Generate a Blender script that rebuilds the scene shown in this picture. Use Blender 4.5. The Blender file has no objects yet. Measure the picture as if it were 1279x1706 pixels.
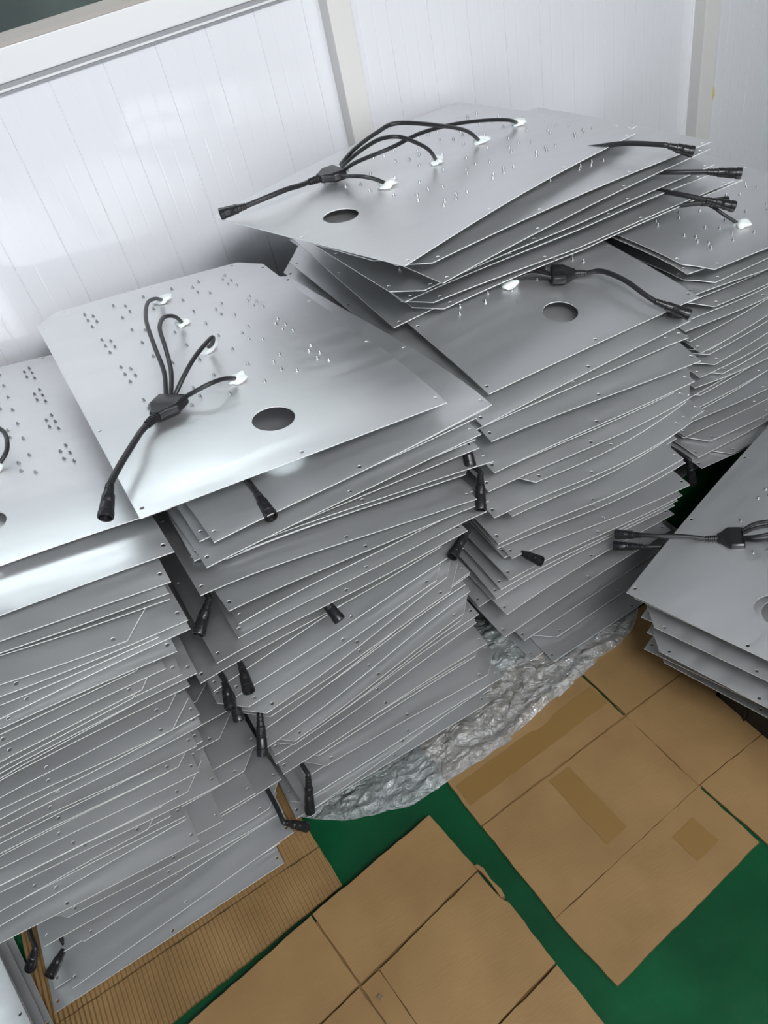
import bpy, bmesh, math, random
import numpy as np
from mathutils import Vector, Matrix, geometry

scene = bpy.context.scene
COL = scene.collection
rng = random.Random(7)

# ---------------------------------------------------------------- camera
cam_d = bpy.data.cameras.new('camera')
cam = bpy.data.objects.new('camera', cam_d)
COL.objects.link(cam)
R_ = Vector((0.84083303, -0.50872164, -0.18493813))
D_ = Vector((-0.47138777, -0.52023773, -0.71214204))
F_ = Vector((0.26607027, 0.68597012, -0.67723822))
M = Matrix((R_, -D_, -F_)).transposed().to_4x4()
M.translation = Vector((0, 0, 1.6))
cam.matrix_world = M
cam_d.sensor_fit = 'VERTICAL'
cam_d.sensor_height = 36.0
cam_d.sensor_width = 27.0
cam_d.lens = 36.0 * 1300 / 1706
cam_d.clip_start = 0.02
scene.camera = cam

# ---------------------------------------------------------------- view, world, lamps
scene.view_settings.view_transform = 'Standard'
scene.view_settings.look = 'None'
scene.view_settings.gamma = 1.0
scene.view_settings.use_curve_mapping = False
scene.view_settings.exposure = 0.08
world = bpy.data.worlds.new('sky'); scene.world = world
world.use_nodes = True
bg = world.node_tree.nodes['Background']
bg.inputs[0].default_value = (0.86, 0.93, 1.0, 1)
bg.inputs[1].default_value = 5.0

def area(name, loc, target, sx, sy, power, color):
    l = bpy.data.lights.new(name, 'AREA'); l.shape = 'RECTANGLE'; l.size = sx; l.size_y = sy
    l.energy = power; l.color = color
    o = bpy.data.objects.new(name, l); COL.objects.link(o)
    o.location = loc
    o.rotation_euler = (Vector(target) - Vector(loc)).to_track_quat('-Z', 'Y').to_euler()
    return o
area('ceiling_light_left', (0.25, -1.0, 2.9), (0.5, 1.5, 0.8), 1.1, 0.7, 84, (0.95, 0.97, 1.0))
area('ceiling_light_right', (1.75, -1.35, 2.9), (0.6, 1.6, 1.0), 1.6, 0.6, 30, (1.0, 0.98, 0.95))

# ---------------------------------------------------------------- materials
def mat(name, base=(.8, .8, .8), rough=.5, metal=0.0, **kw):
    m = bpy.data.materials.new(name); m.use_nodes = True
    b = m.node_tree.nodes['Principled BSDF']
    b.inputs['Base Color'].default_value = (*base, 1)
    b.inputs['Roughness'].default_value = rough
    b.inputs['Metallic'].default_value = metal
    for k, v in kw.items():
        b.inputs[k.replace('_', ' ')].default_value = v
    return m
def nodes(m): return m.node_tree.nodes, m.node_tree.links, m.node_tree.nodes['Principled BSDF']
def add_noise(m, scale, c1, c2, vec_scale=None, detail=4, lo=.35, hi=.65, sock='Base Color', rough=None, coord='Object', dist=0.0):
    n, l, b = nodes(m)
    tc = n.new('ShaderNodeTexCoord'); mp = n.new('ShaderNodeMapping')
    if vec_scale: mp.inputs['Scale'].default_value = vec_scale
    l.new(tc.outputs[coord], mp.inputs[0])
    t = n.new('ShaderNodeTexNoise'); t.inputs['Scale'].default_value = scale; t.inputs['Detail'].default_value = detail
    t.inputs['Distortion'].default_value = dist
    l.new(mp.outputs[0], t.inputs['Vector'])
    r = n.new('ShaderNodeValToRGB'); r.color_ramp.elements[0].position = lo; r.color_ramp.elements[1].position = hi
    r.color_ramp.elements[0].color = (*c1, 1); r.color_ramp.elements[1].color = (*c2, 1)
    l.new(t.outputs[0], r.inputs[0]); l.new(r.outputs[0], b.inputs[sock])
    return t, mp, tc
def add_bump(m, scale, strength, distance=.01, vec_scale=None, detail=3):
    n, l, b = nodes(m)
    tc = n.new('ShaderNodeTexCoord'); mp = n.new('ShaderNodeMapping')
    if vec_scale: mp.inputs['Scale'].default_value = vec_scale
    l.new(tc.outputs['Object'], mp.inputs[0])
    t = n.new('ShaderNodeTexNoise'); t.inputs['Scale'].default_value = scale; t.inputs['Detail'].default_value = detail
    l.new(mp.outputs[0], t.inputs['Vector'])
    bp = n.new('ShaderNodeBump'); bp.inputs['Strength'].default_value = strength; bp.inputs['Distance'].default_value = distance
    l.new(t.outputs[0], bp.inputs['Height']); l.new(bp.outputs[0], b.inputs['Normal'])

M_plate = mat('galvanised_plate', (.73, .735, .742), .33, .85)
add_noise(M_plate, 6, (.35,) * 3, (.48,) * 3, vec_scale=(1, 6, 1), lo=.3, hi=.7, sock='Roughness')
add_bump(M_plate, 3.5, .10, .01)
M_edge = mat('cut_edge_glint', (.90, .90, .90), .4, 0)  # near-white base paints in the glint that bare cut edges reflect
M_stud = mat('zinc_stud', (.50, .51, .52), .3, 1.0)
M_rub = mat('black_rubber', (.018, .018, .02), .42, 0)
add_bump(M_rub, 60, .15, .002)
M_con = mat('black_moulded_plastic', (.014, .014, .016), .3, 0)
M_seal = mat('white_silicone', (.9, .9, .88), .45, 0, Subsurface_Weight=.2)
M_wall = mat('white_coated_steel_panel', (.80, .80, .835), .09, 0.0)
add_bump(M_wall, 2.2, .07, .02, vec_scale=(1.6, 1, .8), detail=2)
M_trim = mat('cream_aluminium_trim', (.74, .73, .70), .3, 0)
M_frame = mat('white_window_frame', (.80, .80, .80), .25, 0)
M_bead = mat('brown_window_bead', (.42, .38, .35), .4, 0)
M_groove = mat('grey_seal_strip', (.32, .32, .33), .5, 0)
M_glass = mat('window_glass', (.9, .95, .92), .02, 0, Transmission_Weight=1.0, IOR=1.45)
M_dark = mat('dark_green_foliage_backdrop', (.006, .010, .008), .8, 0)
add_noise(M_dark, 3, (.004, .008, .006), (.014, .020, .016))
M_floor = mat('green_floor_paint', (.002, .09, .035), .25, 0)
add_noise(M_floor, 3.0, (.001, .045, .014), (.002, .082, .027))
add_bump(M_floor, 14, .35, .01)
M_card = mat('corrugated_cardboard', (.42, .27, .13), .75, 0)
add_noise(M_card, 7, (.225, .130, .047), (.305, .182, .070), lo=.3, hi=.75)
add_bump(M_card, 40, .10, .003, vec_scale=(1, 8, 1))
M_cardrib = mat('ribbed_cardboard', (.40, .27, .14), .75, 0)
n, l, b = nodes(M_cardrib)
tc = n.new('ShaderNodeTexCoord'); wv = n.new('ShaderNodeTexWave'); wv.inputs['Scale'].default_value = 34; wv.inputs['Distortion'].default_value = .6
wv.inputs['Detail'].default_value = 1; wv.inputs['Detail Scale'].default_value = .6
l.new(tc.outputs['Object'], wv.inputs['Vector'])
bp = n.new('ShaderNodeBump'); bp.inputs['Strength'].default_value = .8; bp.inputs['Distance'].default_value = .004
l.new(wv.outputs[0], bp.inputs['Height']); l.new(bp.outputs[0], b.inputs['Normal'])
add_noise(M_cardrib, 6, (.25, .145, .053), (.335, .20, .078))
M_tape = mat('brown_packing_tape', (.235, .137, .043), .28, 0)
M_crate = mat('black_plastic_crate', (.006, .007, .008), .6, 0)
M_ceil = mat('white_ceiling', (.34, .345, .35), .7, 0)
M_dim = mat('grey_room_wall', (.26, .27, .28), .6, 0)

# crumpled clear film
M_film = bpy.data.materials.new('clear_plastic_film'); M_film.use_nodes = True
n = M_film.node_tree.nodes; l = M_film.node_tree.links
for x in list(n): n.remove(x)
out = n.new('ShaderNodeOutputMaterial'); mix = n.new('ShaderNodeMixShader'); mix2 = n.new('ShaderNodeMixShader')
tr = n.new('ShaderNodeBsdfTransparent'); tr.inputs[0].default_value = (.93, .96, .96, 1)
gl = n.new('ShaderNodeBsdfGlossy'); gl.inputs['Roughness'].default_value = .11; gl.inputs[0].default_value = (.95, .97, 1, 1)
df = n.new('ShaderNodeBsdfTranslucent'); df.inputs[0].default_value = (.8, .82, .82, 1)
df2 = n.new('ShaderNodeBsdfDiffuse'); df2.inputs[0].default_value = (.75, .78, .78, 1)
lw = n.new('ShaderNodeLayerWeight'); lw.inputs[0].default_value = .55
tc = n.new('ShaderNodeTexCoord'); t = n.new('ShaderNodeTexNoise'); t.inputs['Scale'].default_value = 26; t.inputs['Detail'].default_value = 6
t.inputs['Distortion'].default_value = 1.2
l.new(tc.outputs['Object'], t.inputs['Vector'])
bp = n.new('ShaderNodeBump'); bp.inputs['Strength'].default_value = 1.0; bp.inputs['Distance'].default_value = .03
l.new(t.outputs[0], bp.inputs['Height']); l.new(bp.outputs[0], gl.inputs['Normal']); l.new(bp.outputs[0], lw.inputs['Normal'])
l.new(bp.outputs[0], df2.inputs['Normal'])
mr = n.new('ShaderNodeMapRange'); mr.inputs[3].default_value = .22; mr.inputs[4].default_value = .95
l.new(lw.outputs['Facing'], mr.inputs[0])
l.new(mr.outputs[0], mix.inputs[0]); l.new(tr.outputs[0], mix.inputs[1]); l.new(gl.outputs[0], mix.inputs[2])
mix2.inputs[0].default_value = .24
l.new(mix.outputs[0], mix2.inputs[1]); l.new(df2.outputs[0], mix2.inputs[2]); l.new(mix2.outputs[0], out.inputs[0])

# ---------------------------------------------------------------- helpers
def tag(o, label=None, cat=None, group=None, kind=None):
    if label: o['label'] = label
    if cat: o['category'] = cat
    if group: o['group'] = group
    if kind: o['kind'] = kind
    return o
def link(name, me, parent=None, loc=(0, 0, 0)):
    o = bpy.data.objects.new(name, me); COL.objects.link(o)
    o.location = loc
    if parent: o.parent = parent
    return o
def mesh(name, verts, faces, mats, mi=None, smooth=False, sharp_above=None):
    me = bpy.data.meshes.new(name); me.from_pydata([tuple(map(float, v)) for v in verts], [], faces)
    for m in (mats if isinstance(mats, (list, tuple)) else [mats]): me.materials.append(m)
    if mi is not None: me.polygons.foreach_set('material_index', mi)
    me.polygons.foreach_set('use_smooth', [bool(smooth)] * len(me.polygons))
    me.validate(); me.update()
    if smooth and sharp_above: me.set_sharp_from_angle(angle=math.radians(sharp_above))
    return me
class MB:
    """collects boxes and prisms into one mesh"""
    def __init__(s): s.v = []; s.f = []
    def box(s, x0, x1, y0, y1, z0, z1):
        b = len(s.v)
        s.v += [(x0, y0, z0), (x1, y0, z0), (x1, y1, z0), (x0, y1, z0), (x0, y0, z1), (x1, y0, z1), (x1, y1, z1), (x0, y1, z1)]
        s.f += [tuple(b + i for i in q) for q in ((0, 3, 2, 1), (4, 5, 6, 7), (0, 1, 5, 4), (1, 2, 6, 5), (2, 3, 7, 6), (3, 0, 4, 7))]
        return s
    def prism(s, poly, z0, z1):
        b = len(s.v); k = len(poly)
        s.v += [(x, y, z0) for x, y in poly] + [(x, y, z1) for x, y in poly]
        s.f += [tuple(b + i for i in reversed(range(k))), tuple(b + k + i for i in range(k))]
        s.f += [(b + i, b + (i + 1) % k, b + k + (i + 1) % k, b + k + i) for i in range(k)]
        return s
    def extr_x(s, prof, x0, x1):           # profile in (y,z)
        b = len(s.v); k = len(prof)
        s.v += [(x0, y, z) for y, z in prof] + [(x1, y, z) for y, z in prof]
        s.f += [tuple(b + i for i in range(k)), tuple(b + k + i for i in reversed(range(k)))]
        s.f += [(b + i, b + k + i, b + k + (i + 1) % k, b + (i + 1) % k) for i in range(k)]
        return s
    def build(s, name, m, parent=None, loc=(0, 0, 0), bevel=0):
        o = link(name, mesh(name, s.v, s.f, m), parent, loc)
        bm = bmesh.new(); bm.from_mesh(o.data); bmesh.ops.recalc_face_normals(bm, faces=bm.faces); bm.to_mesh(o.data); bm.free()
        if bevel:
            md = o.modifiers.new('bevel', 'BEVEL'); md.width = bevel; md.segments = 2; md.limit_method = 'ANGLE'
        return o
def catmull(P, sub=6):
    P = [Vector(p) for p in P]
    if len(P) < 3: return P
    Q = [P[0] * 2 - P[1]] + P + [P[-1] * 2 - P[-2]]; out = []
    for i in range(1, len(Q) - 2):
        a, b, c, d = Q[i - 1:i + 3]
        for k in range(sub):
            t = k / sub
            out.append(.5 * ((2 * b) + (-a + c) * t + (2 * a - 5 * b + 4 * c - d) * t * t + (-a + 3 * b - 3 * c + d) * t ** 3))
    return out + [P[-1]]
def tube(pts, radii, seg=12, cap=True):
    """vertices and faces of a tube along pts; radii a number or one per point"""
    pts = [Vector(p) for p in pts]; n = len(pts)
    if not hasattr(radii, '__len__'): radii = [radii] * n
    v = []; f = []; up = Vector((0, 0, 1)); prev = None
    for i, p in enumerate(pts):
        d = (pts[min(i + 1, n - 1)] - pts[max(i - 1, 0)])
        if d.length < 1e-7: d = prev_d
        d = d.normalized(); prev_d = d
        if prev is None:
            a = d.cross(up)
            if a.length < .1: a = d.cross(Vector((1, 0, 0)))
        else: a = prev - d * prev.dot(d)
        a.normalize(); prev = a; b_ = d.cross(a)
        for k in range(seg):
            t = 2 * math.pi * k / seg
            v.append(p + (a * math.cos(t) + b_ * math.sin(t)) * radii[i])
    for i in range(n - 1):
        for k in range(seg):
            a0 = i * seg + k; a1 = i * seg + (k + 1) % seg
            f.append((a0, a1, a1 + seg, a0 + seg))
    if cap: f += [tuple(reversed(range(seg))), tuple((n - 1) * seg + k for k in range(seg))]
    return v, f
def tube_obj(name, pts, radii, m, parent, org, seg=12, sharp=40):
    v, f = tube([Vector(p) - Vector(org) for p in pts], radii, seg)
    return link(name, mesh(name, v, f, m, smooth=True, sharp_above=sharp), parent)
def connector_obj(tail, tip, parent, org, scale=1.0):
    """round moulded cable connector: ribbed boot, collar, fluted nut with a hollow end"""
    tail = Vector(tail); tip = Vector(tip); d = (tip - tail).normalized(); L = (tip - tail).length
    prof = [(0, .0050), (.02, .0062), (.07, .0063), (.08, .0056), (.10, .0056), (.11, .0066), (.16, .0067), (.17, .0060), (.19, .0060),
            (.20, .0071), (.30, .0073), (.33, .0088), (.48, .0092), (.50, .0088), (.52, .0094), (.54, .0090), (.56, .0096), (.58, .0092), (.60, .0098),
            (.80, .0103), (.81, .0098), (.83, .0098), (.84, .0110), (.96, .0112), (1.0, .0106), (1.0, .0086), (.90, .0084), (.895, .004), (.90, .001)]
    pts = [tail + d * (L * t) for t, r in prof]; rad = [r * scale for t, r in prof]
    # keep direction constant: build rings by hand
    a = d.cross(Vector((0, 0, 1)))
    if a.length < .1: a = d.cross(Vector((1, 0, 0)))
    a.normalize(); b_ = d.cross(a); seg = 20; v = []; f = []
    for p, r in zip(pts, rad):
        for k in range(seg):
            t = 2 * math.pi * k / seg
            v.append(p - Vector(org) + (a * math.cos(t) + b_ * math.sin(t)) * r)
    for i in range(len(pts) - 1):
        for k in range(seg):
            a0 = i * seg + k; a1 = i * seg + (k + 1) % seg
            f.append((a0, a1, a1 + seg, a0 + seg))
    f += [tuple(reversed(range(seg))), tuple((len(pts) - 1) * seg + k for k in range(seg))]
    return link('connector', mesh('connector', v, f, M_con, smooth=True, sharp_above=25), parent)
_b = bmesh.new(); bmesh.ops.create_icosphere(_b, subdivisions=3, radius=1)
BLOB_V = [v.co.copy() for v in _b.verts]; BLOB_F = [tuple(x.index for x in f.verts) for f in _b.faces]; _b.free()
def blob_obj(p, org, parent, size=.016, seed=0):
    r = random.Random(seed); fr = [(Vector((r.uniform(-1, 1), r.uniform(-1, 1), r.uniform(-1, 1))) * 5, r.uniform(0, 6)) for _ in range(6)]
    sx, sy = r.uniform(.9, 1.35), r.uniform(.8, 1.1); v = []
    for c in BLOB_V:
        k = 1 + sum(.10 * math.sin(c.dot(w) + ph) for w, ph in fr)
        z = max(c.z * .55 * k, -.12)
        v.append(Vector((c.x * sx * k, c.y * sy * k, z)) * size + Vector(p) - Vector(org))
    return link('sealant', mesh('sealant', v, BLOB_F, M_seal, smooth=True), parent)

# ---------------------------------------------------------------- the plate shape
PW, PL, TH = .5, .8, .0016
CH = .045
def circle(cx, cy, r, k): return [(cx + r * math.cos(2 * math.pi * i / k), cy + r * math.sin(2 * math.pi * i / k)) for i in range(k)]
def plate_template():
    out = []
    def seg(a, b, n):
        for i in range(n): out.append((a[0] + (b[0] - a[0]) * i / n, a[1] + (b[1] - a[1]) * i / n))
    seg((0, 0), (PW, 0), 12); seg((PW, 0), (PW, PL - CH), 18); seg((PW, PL - CH), (PW - CH, PL), 2)
    seg((PW - CH, PL), (CH, PL), 10); seg((CH, PL), (0, PL - CH), 2); seg((0, PL - CH), (0, 0), 18)
    holes = [circle(.25, .11, .034, 28)]
    sc = [(.009, .018), (.25, .010), (.491, .018), (.009, .245), (.491, .245), (.009, .49), (.491, .49), (.009, .735), (.491, .735),
          (.062, .790), (.438, .790), (.25, .790)]
    holes += [circle(x, y, .0036, 8) for x, y in sc]
    verts = list(out); faces = [list(range(len(out)))]
    edges = []
    for h in holes:
        b = len(verts); verts += h; edges += [(b + i, b + (i + 1) % len(h)) for i in range(len(h))]
    o_n = len(out); edges += [(i, (i + 1) % o_n) for i in range(o_n)]
    for i in range(1, 13):
        for j in range(1, 20):
            x, y = PW * i / 13, PL * j / 20
            if y > PL - .05 and (x < .07 or x > .43): continue
            if math.hypot(x - .25, y - .11) < .05: continue
            if any(math.hypot(x - a, y - b) < .008 for a, b in sc): continue
            verts.append((x, y))
    r = geometry.delaunay_2d_cdt([Vector(v) for v in verts], edges, faces, 1, 1e-6)
    V, Fc = r[0], r[2]
    keep = []
    for f in Fc:
        c = sum((V[i] for i in f), Vector((0, 0))) / len(f)
        if math.hypot(c.x - .25, c.y - .11) < .0335: continue
        if any(math.hypot(c.x - a, c.y - b) < .0033 for a, b in sc): continue
        ar = sum(V[f[i]].x * V[f[(i + 1) % len(f)]].y - V[f[(i + 1) % len(f)]].x * V[f[i]].y for i in range(len(f)))
        keep.append(tuple(f) if ar > 0 else tuple(reversed(f)))
    V = np.array([(v.x, v.y) for v in V])
    ec = {}
    for f in keep:
        for i in range(len(f)):
            a, b = f[i], f[(i + 1) % len(f)]
            ec[(a, b)] = ec.get((a, b), 0) + 1
    bnd = [(a, b) for (a, b) in ec if (b, a) not in ec]
    return V, keep, bnd
PV, PF, PB_ = plate_template()
N2 = len(PV)
PLATE_FACES = [tuple(i + N2 for i in f) for f in PF] + [tuple(reversed(f)) for f in PF] + [(a, b, b + N2, a + N2) for a, b in PB_]
PLATE_MI = [0] * (2 * len(PF)) + [1] * len(PB_)
PLATE_SM = [True] * (2 * len(PF)) + [False] * len(PB_)
BSET = {(min(a, b), max(a, b)) for a, b in PB_}
def plate_mesh(wx, wy, wz):
    """wx, wy, wz arrays of the underside, relative to the thing's origin"""
    lo = np.stack([wx, wy, wz], 1); hi = lo + np.array([0, 0, TH])
    me = bpy.data.meshes.new('sheet'); me.from_pydata(np.vstack([lo, hi]).tolist(), [], PLATE_FACES)
    me.materials.append(M_plate); me.materials.append(M_edge)
    me.polygons.foreach_set('material_index', PLATE_MI); me.polygons.foreach_set('use_smooth', PLATE_SM)
    ev = np.empty(len(me.edges) * 2, dtype=np.int32); me.edges.foreach_get('vertices', ev); ev = ev.reshape(-1, 2)
    sh = [((min(a, b) % N2, max(a, b) % N2) in BSET or (max(a, b) % N2, min(a, b) % N2) in BSET) and (a < N2) == (b < N2) for a, b in ev.tolist()]
    at = me.attributes.new('sharp_edge', 'BOOLEAN', 'EDGE'); at.data.foreach_set('value', sh)
    me.update()
    return me
STUDS = []
for b in (.2235, .3755, .5255, .672):
    q = [(.094, 0), (.108, .019), (.094, .036), (.108, .0515), (.095, .070), (.156, 0), (.177, .021), (.177, .054), (.156, .074),
         (.221, 0), (.221, .076), (.284, 0), (.284, .076), (.344, 0), (.324, .021), (.324, .054), (.344, .074),
         (.405, 0), (.392, .019), (.405, .036), (.392, .053), (.404, .071)]
    STUDS += [(u, b + v) for u, v in q]
sv, sf = tube([(0, 0, -.001), (0, 0, .0016), (0, 0, .0017), (0, 0, .0046), (0, 0, .0052)], [.0031, .0031, .0020, .0020, .0015], 8)
STUD_ME = mesh('stud', sv, sf, M_stud, smooth=True, sharp_above=35)

ONES = 'first second third fourth fifth sixth seventh eighth ninth tenth eleventh twelfth thirteenth fourteenth fifteenth sixteenth seventeenth eighteenth nineteenth'.split()
def ordinal(k):
    if k <= 19: return ONES[k - 1]
    t, o = divmod(k, 10)
    w = {2: 'twent', 3: 'thirt', 4: 'fort', 5: 'fift', 6: 'sixt'}[t]
    return w + 'ieth' if o == 0 else w + 'y-' + ONES[o - 1]

class Pile:
    """plates laid one over another; the gap under each plate varies smoothly over the pile, so they fan out but never cross"""
    def __init__(s, key, phrase, group, zb, zt, cx, cy, rows, seed, amp=.8, azj=1.3):
        s.key = key; s.phrase = phrase; s.group = group; s.zb = zb; s.zt = zt; s.cx = cx; s.cy = cy
        r = random.Random(seed); rows = sorted(rows, key=lambda q: q['z']); s.rows = rows; s.n = len(rows)
        s.W = []; zp = None
        for i, q in enumerate(rows):
            g = max(.004, q['z'] - (zp if zp is not None else q['z'] - .006)); zp = q['z']
            a = [r.gauss(0, 1.0), r.gauss(0, .35), r.gauss(0, .32), r.gauss(0, .25), r.gauss(0, .35), r.gauss(0, .28), r.uniform(0, 6.3), r.uniform(0, 6.3)]
            s.W.append((g, [c * amp for c in a[:6]] + a[6:]))
            if 'az' not in q: q['az'] = r.gauss(0, azj)
            s.place(q)
        s.plates = [None] * s.n
    def place(s, q):
        az = math.radians(q['az']); U = np.array([math.cos(az), math.sin(az)]); V = np.array([-U[1], U[0]])
        c = np.array([q['x'], q['y']])
        if 'org' in q: o = c
        elif q['side'] == 'R': o = c - U * PW
        else: o = c
        if q.get('type') == 'C' and 'org' not in q:      # the cut-corner end faces the viewer
            o = o + U * PW + V * PL; U = -U; V = -V
        q['o'] = o; q['U'] = U; q['V'] = V
    def frac(s, X, Y):
        p = np.clip((X - s.cx) / .3, -1.6, 1.6); t = np.clip((Y - s.cy) / .42, -1.5, 1.5)
        acc = np.zeros_like(X); out = []
        for g, a in s.W:
            w = 1 + a[0] * p + a[1] * t + a[2] * (p * p - .35) + a[3] * (t * t - .35) + a[4] * p * t + a[5] * np.sin(2.6 * p + a[6]) * np.cos(1.8 * t + a[7])
            w = np.log1p(np.exp(3 * (w - .12))) / 3 + .10
            acc = acc + .0030 + max(0, g - .0030) * w; out.append(acc)
        tot = out[-1]
        return [x / tot for x in out]
    def z_at(s, i, x, y):
        X = np.array([x]); Y = np.array([y]); f = s.frac(X, Y)[i]
        zb = s.zb(X, Y); return float((zb + (s.zt(X, Y) - zb) * f)[0])
    def world(s, i, u, v, h=0.0):
        q = s.rows[i]; p = q['o'] + q['U'] * u + q['V'] * v
        return Vector((p[0], p[1], s.z_at(i, p[0], p[1]) + TH + h))
    def build(s, detail=(), forced=()):
        for i, q in enumerate(s.rows):
            k = s.n - i
            P = q['o'][None] + PV[:, :1] * q['U'][None] + PV[:, 1:] * q['V'][None]
            X, Y = P[:, 0], P[:, 1]
            f = s.frac(X, Y)[i]; zb = s.zb(X, Y); Z = zb + (s.zt(X, Y) - zb) * f
            c = Vector((float(X.mean()), float(Y.mean()), float(Z.min())))
            me = plate_mesh(X - c.x, Y - c.y, Z - c.z)
            if k == 1 and q.get('lab'): lab = q['lab']
            else:
                lab = 'grey metal plate, %s %s' % (ordinal(k) + ' from the top of' if k > 1 else 'topmost of', s.phrase)
            if i in detail or i in forced:
                root = link('metal_plate', None, loc=c); sh = link('sheet', me, root)
            else:
                root = link('metal_plate', me, loc=c)
            tag(root, lab, 'metal plate', s.group)
            s.plates[i] = root
            if i in detail:
                sel = detail[i]
                pts = [(u, v) for u, v in STUDS if sel(u, v)]
                for u, v in pts:
                    w = s.world(i, u, v) - c
                    o = STUD_O.copy() if STUD_O else bpy.data.objects.new('stud', STUD_ME)
                    COL.objects.link(o); o.parent = root; o.location = w
        return s
STUD_O = bpy.data.objects.new('stud', STUD_ME)

def splitter(parent, org, back, front, width=.054, thick=.018, up=Vector((0, 0, 1))):
    """moulded one-to-four cable splitter: body tapering to a ribbed neck; back = wide side, front = neck end"""
    back = Vector(back); front = Vector(front); d = (front - back).normalized(); a = d.cross(up).normalized(); n_ = a.cross(d).normalized()
    L = (front - back).length
    secs = [(0, .49, .46), (.03, .53, .54), (.36, .53, .54), (.40, .50, .50), (.60, .24, .44), (.68, .20, .40)]
    v = []; f = []; k = 8
    ring = [(1, .55), (.82, 1), (-.82, 1), (-1, .55), (-1, -.55), (-.82, -1), (.82, -1), (1, -.55)]
    for t, hw, hh in secs:
        for cx, cz in ring:
            v.append(back + d * (L * t) + a * (cx * hw * width) + n_ * (cz * hh * thick) - Vector(org))
    for i in range(len(secs) - 1):
        for j in range(k):
            f.append((i * k + j, i * k + (j + 1) % k, (i + 1) * k + (j + 1) % k, (i + 1) * k + j))
    f += [tuple(reversed(range(k))), tuple((len(secs) - 1) * k + j for j in range(k))]
    body = link('cable_splitter', mesh('cable_splitter', v, f, M_con, smooth=True, sharp_above=32), parent)
    bm = bmesh.new(); bm.from_mesh(body.data); bmesh.ops.recalc_face_normals(bm, faces=bm.faces); bm.to_mesh(body.data); bm.free()
    md = body.modifiers.new('bevel', 'BEVEL'); md.width = .0015; md.segments = 2; md.limit_method = 'ANGLE'; md.angle_limit = math.radians(30)
    pts = []; rad = []
    for i in range(6):
        t0 = .66 + i * .058
        for dt, r in ((0, .0078), (.034, .0078), (.036, .0056), (.056, .0056)):
            pts.append(back + d * L * (t0 + dt)); rad.append(r - i * .00025)
    tube_obj('strain_relief', pts, rad, M_rub, body, org, 14)
    return body
def harness(pile, i, back, front, main, tip, wires, seals, r_main=.0050, r_wire=.0038):
    """wiring of one plate in world coordinates"""
    root = pile.plates[i]; org = root.location
    body = splitter(root, org, back, front)
    tail = Vector(main[-1])
    tube_obj('cable', catmull([front] + list(main)), r_main, M_rub, body, org)
    connector_obj(tail, tip, body, org)
    for w in wires: tube_obj('wire', catmull(w), r_wire, M_rub, body, org)
    for j, p in enumerate(seals): blob_obj(p, org, body, .0155, j + i * 7)
    return body
def nearest(pile, z, x, y):
    best = min(range(pile.n), key=lambda k: abs(pile.z_at(k, x, y) - z + .006)); return best

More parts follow.
